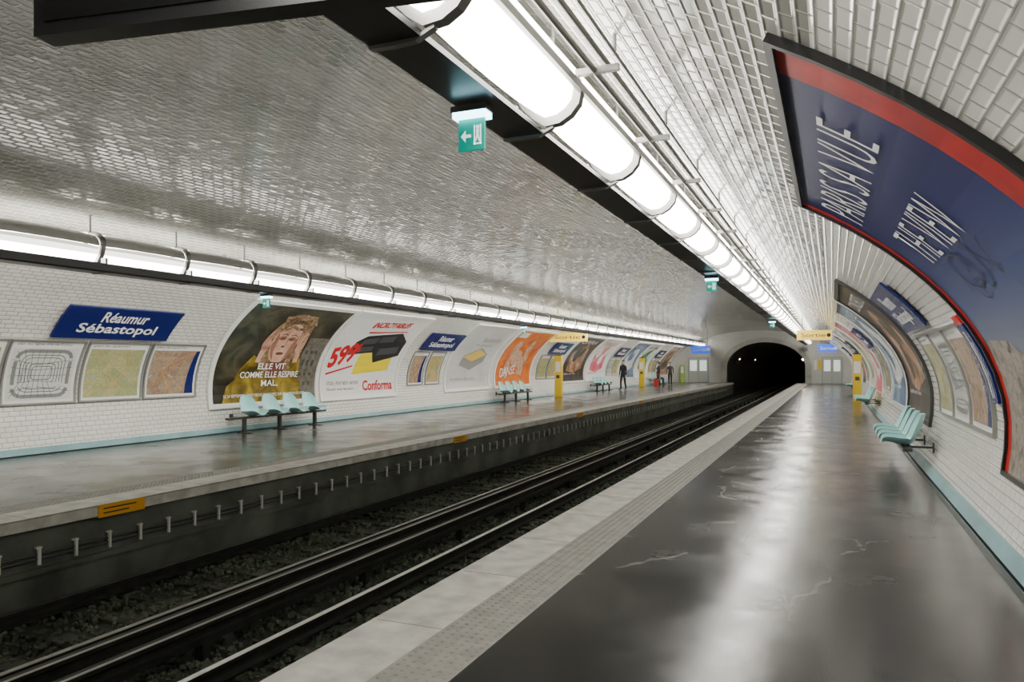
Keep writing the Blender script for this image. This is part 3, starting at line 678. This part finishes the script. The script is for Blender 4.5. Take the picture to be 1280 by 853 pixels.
# ---------------------------------------------------------------- people
def skinmesh(name,V,E,mats,parent,fmf=None,sub=2):
    me=D.meshes.new(name); me.from_pydata([v[0] for v in V],E,[]); o=D.objects.new(name,me); scene.collection.objects.link(o)
    md=o.modifiers.new('sk','SKIN'); md.use_smooth_shade=True; md.branch_smoothing=.3
    if not me.skin_vertices: 
        bm=bmesh.new(); bm.from_mesh(me); bm.verts.layers.skin.verify(); bm.to_mesh(me); bm.free()
    sv=me.skin_vertices[0].data
    for i,v in enumerate(V):
        r=v[1] if isinstance(v[1],tuple) else (v[1],v[1]); sv[i].radius=r; sv[i].use_root=(i==0) or (len(v)>2)
    o.modifiers.new('su','SUBSURF').levels=sub; o.modifiers['su'].render_levels=sub
    bpy.context.view_layer.update(); dg=bpy.context.evaluated_depsgraph_get()
    m2=D.meshes.new_from_object(o.evaluated_get(dg)); D.objects.remove(o)
    m2.materials.clear()
    for m in mats: m2.materials.append(m)
    for p_ in m2.polygons:
        p_.use_smooth=True
        if fmf: p_.material_index=fmf(p_.center)
    return link(D.objects.new(name,m2),parent)
def person(loc,rotz,top,legs,hairc,pose='stand',scale=1,stride=.12):
    p=empty('person',loc); p.rotation_euler=(0,0,rotz); p.scale=(scale,)*3
    skn=mat('skin',(.5,.3,.22),.5); mt=mat('cloth_top_%s'%str(top),top,.8,var=.2); ml=mat('cloth_legs_%s'%str(legs),legs,.8); ms=mat('shoe_black',(.015,.015,.015),.4)
    V=[];E=[]
    def add(pt,r,par=None):
        V.append((pt,r)); i=len(V)-1
        if par is not None: E.append((par,i))
        return i
    dz=0 if pose=='stand' else -.44
    pel=add((0,0,.95+dz),(.15,.11)); sp=add((0,0.0,1.13+dz),(.135,.1),pel); ch=add((0,.0,1.33+dz),(.165,.11),sp); nb=add((0,-.01,1.46+dz),(.07,.06),ch); nk=add((0,.0,1.53+dz),(.05,.05),nb)
    hands=[]
    for s in (-1,1):
        sh=add((.17*s,0,1.42+dz),.062,ch)
        if pose=='stand': el=add((.235*s,-.03*s,1.15),.046,sh); wr=add((.25*s,.06-.03*s,.91),.03,el); pa=add((.25*s,.08-.03*s,.84),.036,wr); d=(0,.25,-1)
        else: el=add((.23*s,.05,.73),.046,sh); wr=add((.15*s,.27,.62),.03,el); pa=add((.12*s,.33,.61),.034,wr); d=(-.2*s,1,-.1)
        hands.append((V[pa][0],d,s))
        if pose=='stand': hp=add((.09*s,0,.88),.10,pel); kn=add((.1*s,.03+stride*s*.5,.5),.066,hp); an=add((.1*s,stride*s-.03,.1),.045,kn); he=add((.1*s,stride*s,.055),.045,an); to=add((.115*s,stride*s+.15,.04),.036,he)
        else: hp=add((.1*s,.06,.49),.10,pel); kn=add((.12*s,.44,.5),.068,hp); an=add((.12*s,.46,.1),.045,kn); he=add((.12*s,.48,.055),.045,an); to=add((.13*s,.62,.04),.036,he)
    def fm(c):
        if c.z<.085: return 2
        if pose=='stand':
            if abs(c.x)>.2 and c.z<.90: return 3
            if c.z>1.5: return 3
            return 0 if c.z>.86 else 1
        if c.z>1.06: return 3
        if c.y>.27 and c.z>.585: return 3
        return 0 if (c.z>.60 or (c.y<.1 and c.z>.56)) else 1
    skinmesh('body',V,E,[mt,ml,ms,skn],p,fm)
    FV=[];FE=[]
    for (o,d,s) in hands:
        d=Vector(d).normalized(); side=Vector((0,1,0)) if pose=='stand' else Vector((1,0,0))
        for k,(q,ln) in enumerate(((-.026,.065),(-.009,.08),(.009,.085),(.026,.075))):
            a=Vector(o)+side*q; b=a+d*(.045+ln*.45); c_=b+(d+Vector((-s*.5,0,0))).normalized()*ln*.55
            i=len(FV); FV+=[(tuple(a),.009,1),(tuple(b),.0085),(tuple(c_),.007)]; FE+=[(i,i+1),(i+1,i+2)]
        a=Vector(o)-d*.02+side*.03; b=a+(side+d).normalized()*.035; c_=b+d*.03; i=len(FV); FV+=[(tuple(a),.011,1),(tuple(b),.0095),(tuple(c_),.008)]; FE+=[(i,i+1),(i+1,i+2)]
    skinmesh('fingers',FV,FE,[skn],p,None,1)
    hz=1.655+dz
    bm=bmesh.new(); bmesh.ops.create_uvsphere(bm,u_segments=24,v_segments=16,radius=1)
    for v in bm.verts:
        x,y,z=v.co; w=1-.22*max(0,-z); X_,Y_,Z_=x*.077*w,y*.095*(1-.1*max(0,-z)),z*.12
        if y>.75 and -.35<z<.12 and abs(x)<.22: Y_+=.022*(1-abs(x)/.22)
        if y>.7 and .08<z<.3 and .2<abs(x)<.55: Y_-=.008
        v.co=Vector((X_,Y_+.01,Z_+hz))
    me=D.meshes.new('head'); bm.to_mesh(me); bm.free(); me.materials.append(skn)
    for q in me.polygons: q.use_smooth=True
    link(D.objects.new('head',me),p)
    mb=MB(); mb.tube((-.03,.085,hz+.01),(-.03,.102,hz+.01),.010,0); mb.tube((.03,.085,hz+.01),(.03,.102,hz+.01),.010,0); mb.box(-.025,.025,.088,.099,hz-.062,hz-.054,1)
    mb.tube((-.082,0,hz-.01),(-.068,0,hz-.01),.022,2); mb.tube((.082,0,hz-.01),(.068,0,hz-.01),.022,2); mb.obj('face_features',[ms,mat('lips',(.35,.12,.1),.5),skn],p)
    bm=bmesh.new(); bmesh.ops.create_uvsphere(bm,u_segments=24,v_segments=16,radius=1)
    bmesh.ops.delete(bm,geom=[v for v in bm.verts if v.co.z< .25 and v.co.y>-.1 or v.co.z<-.7],context='VERTS')
    for v in bm.verts: v.co=Vector((v.co.x*.086,v.co.y*.104+.004,v.co.z*.13+hz+.004))
    me=D.meshes.new('hair'); bm.to_mesh(me); bm.free(); me.materials.append(mat('hair_%s'%str(hairc),hairc,.6)); ho=link(D.objects.new('hair',me),p); sm=ho.modifiers.new('s','SOLIDIFY'); sm.thickness=.01
    return p
person((-11.6,44.4,0),math.pi*.9,(.02,.02,.022),(.03,.03,.035),(.03,.02,.015),scale=1.03)
person((-11.7,55.0,0),math.pi*.5,(.03,.03,.03),(.03,.03,.035),(.03,.02,.015))
person((-11.1,56.2,0),math.pi*1.1,(.05,.04,.04),(.02,.02,.03),(.03,.02,.015),scale=.97)
person((-12.42,57.9,0),-math.pi/2,(.45,.03,.03),(.03,.03,.05),(.05,.03,.02),pose='sit')
mb=MB(); mb.box(-11.9,-11.6,54.3,54.6,.0,.5,0); mb.box(-11.8,-11.7,54.4,54.5,.5,.56,1); mb.obj('red_suitcase',[mat('bag_red',(.5,.03,.03),.5),M_black])
# ---------------------------------------------------------------- world, camera
w=D.worlds.new('World'); scene.world=w; w.use_nodes=True; w.node_tree.nodes['Background'].inputs[0].default_value=(.5,.5,.5,1); w.node_tree.nodes['Background'].inputs[1].default_value=.02
cam=D.cameras.new('camera'); co=D.objects.new('camera',cam); link(co); co.location=(0,0,1.6); th=math.atan(400/940)
co.rotation_euler=(math.pi/2,0,th); cam.sensor_width=36; cam.lens=940/1280*36; cam.shift_y=28.5/1280; cam.clip_start=.05; cam.clip_end=300
scene.camera=co
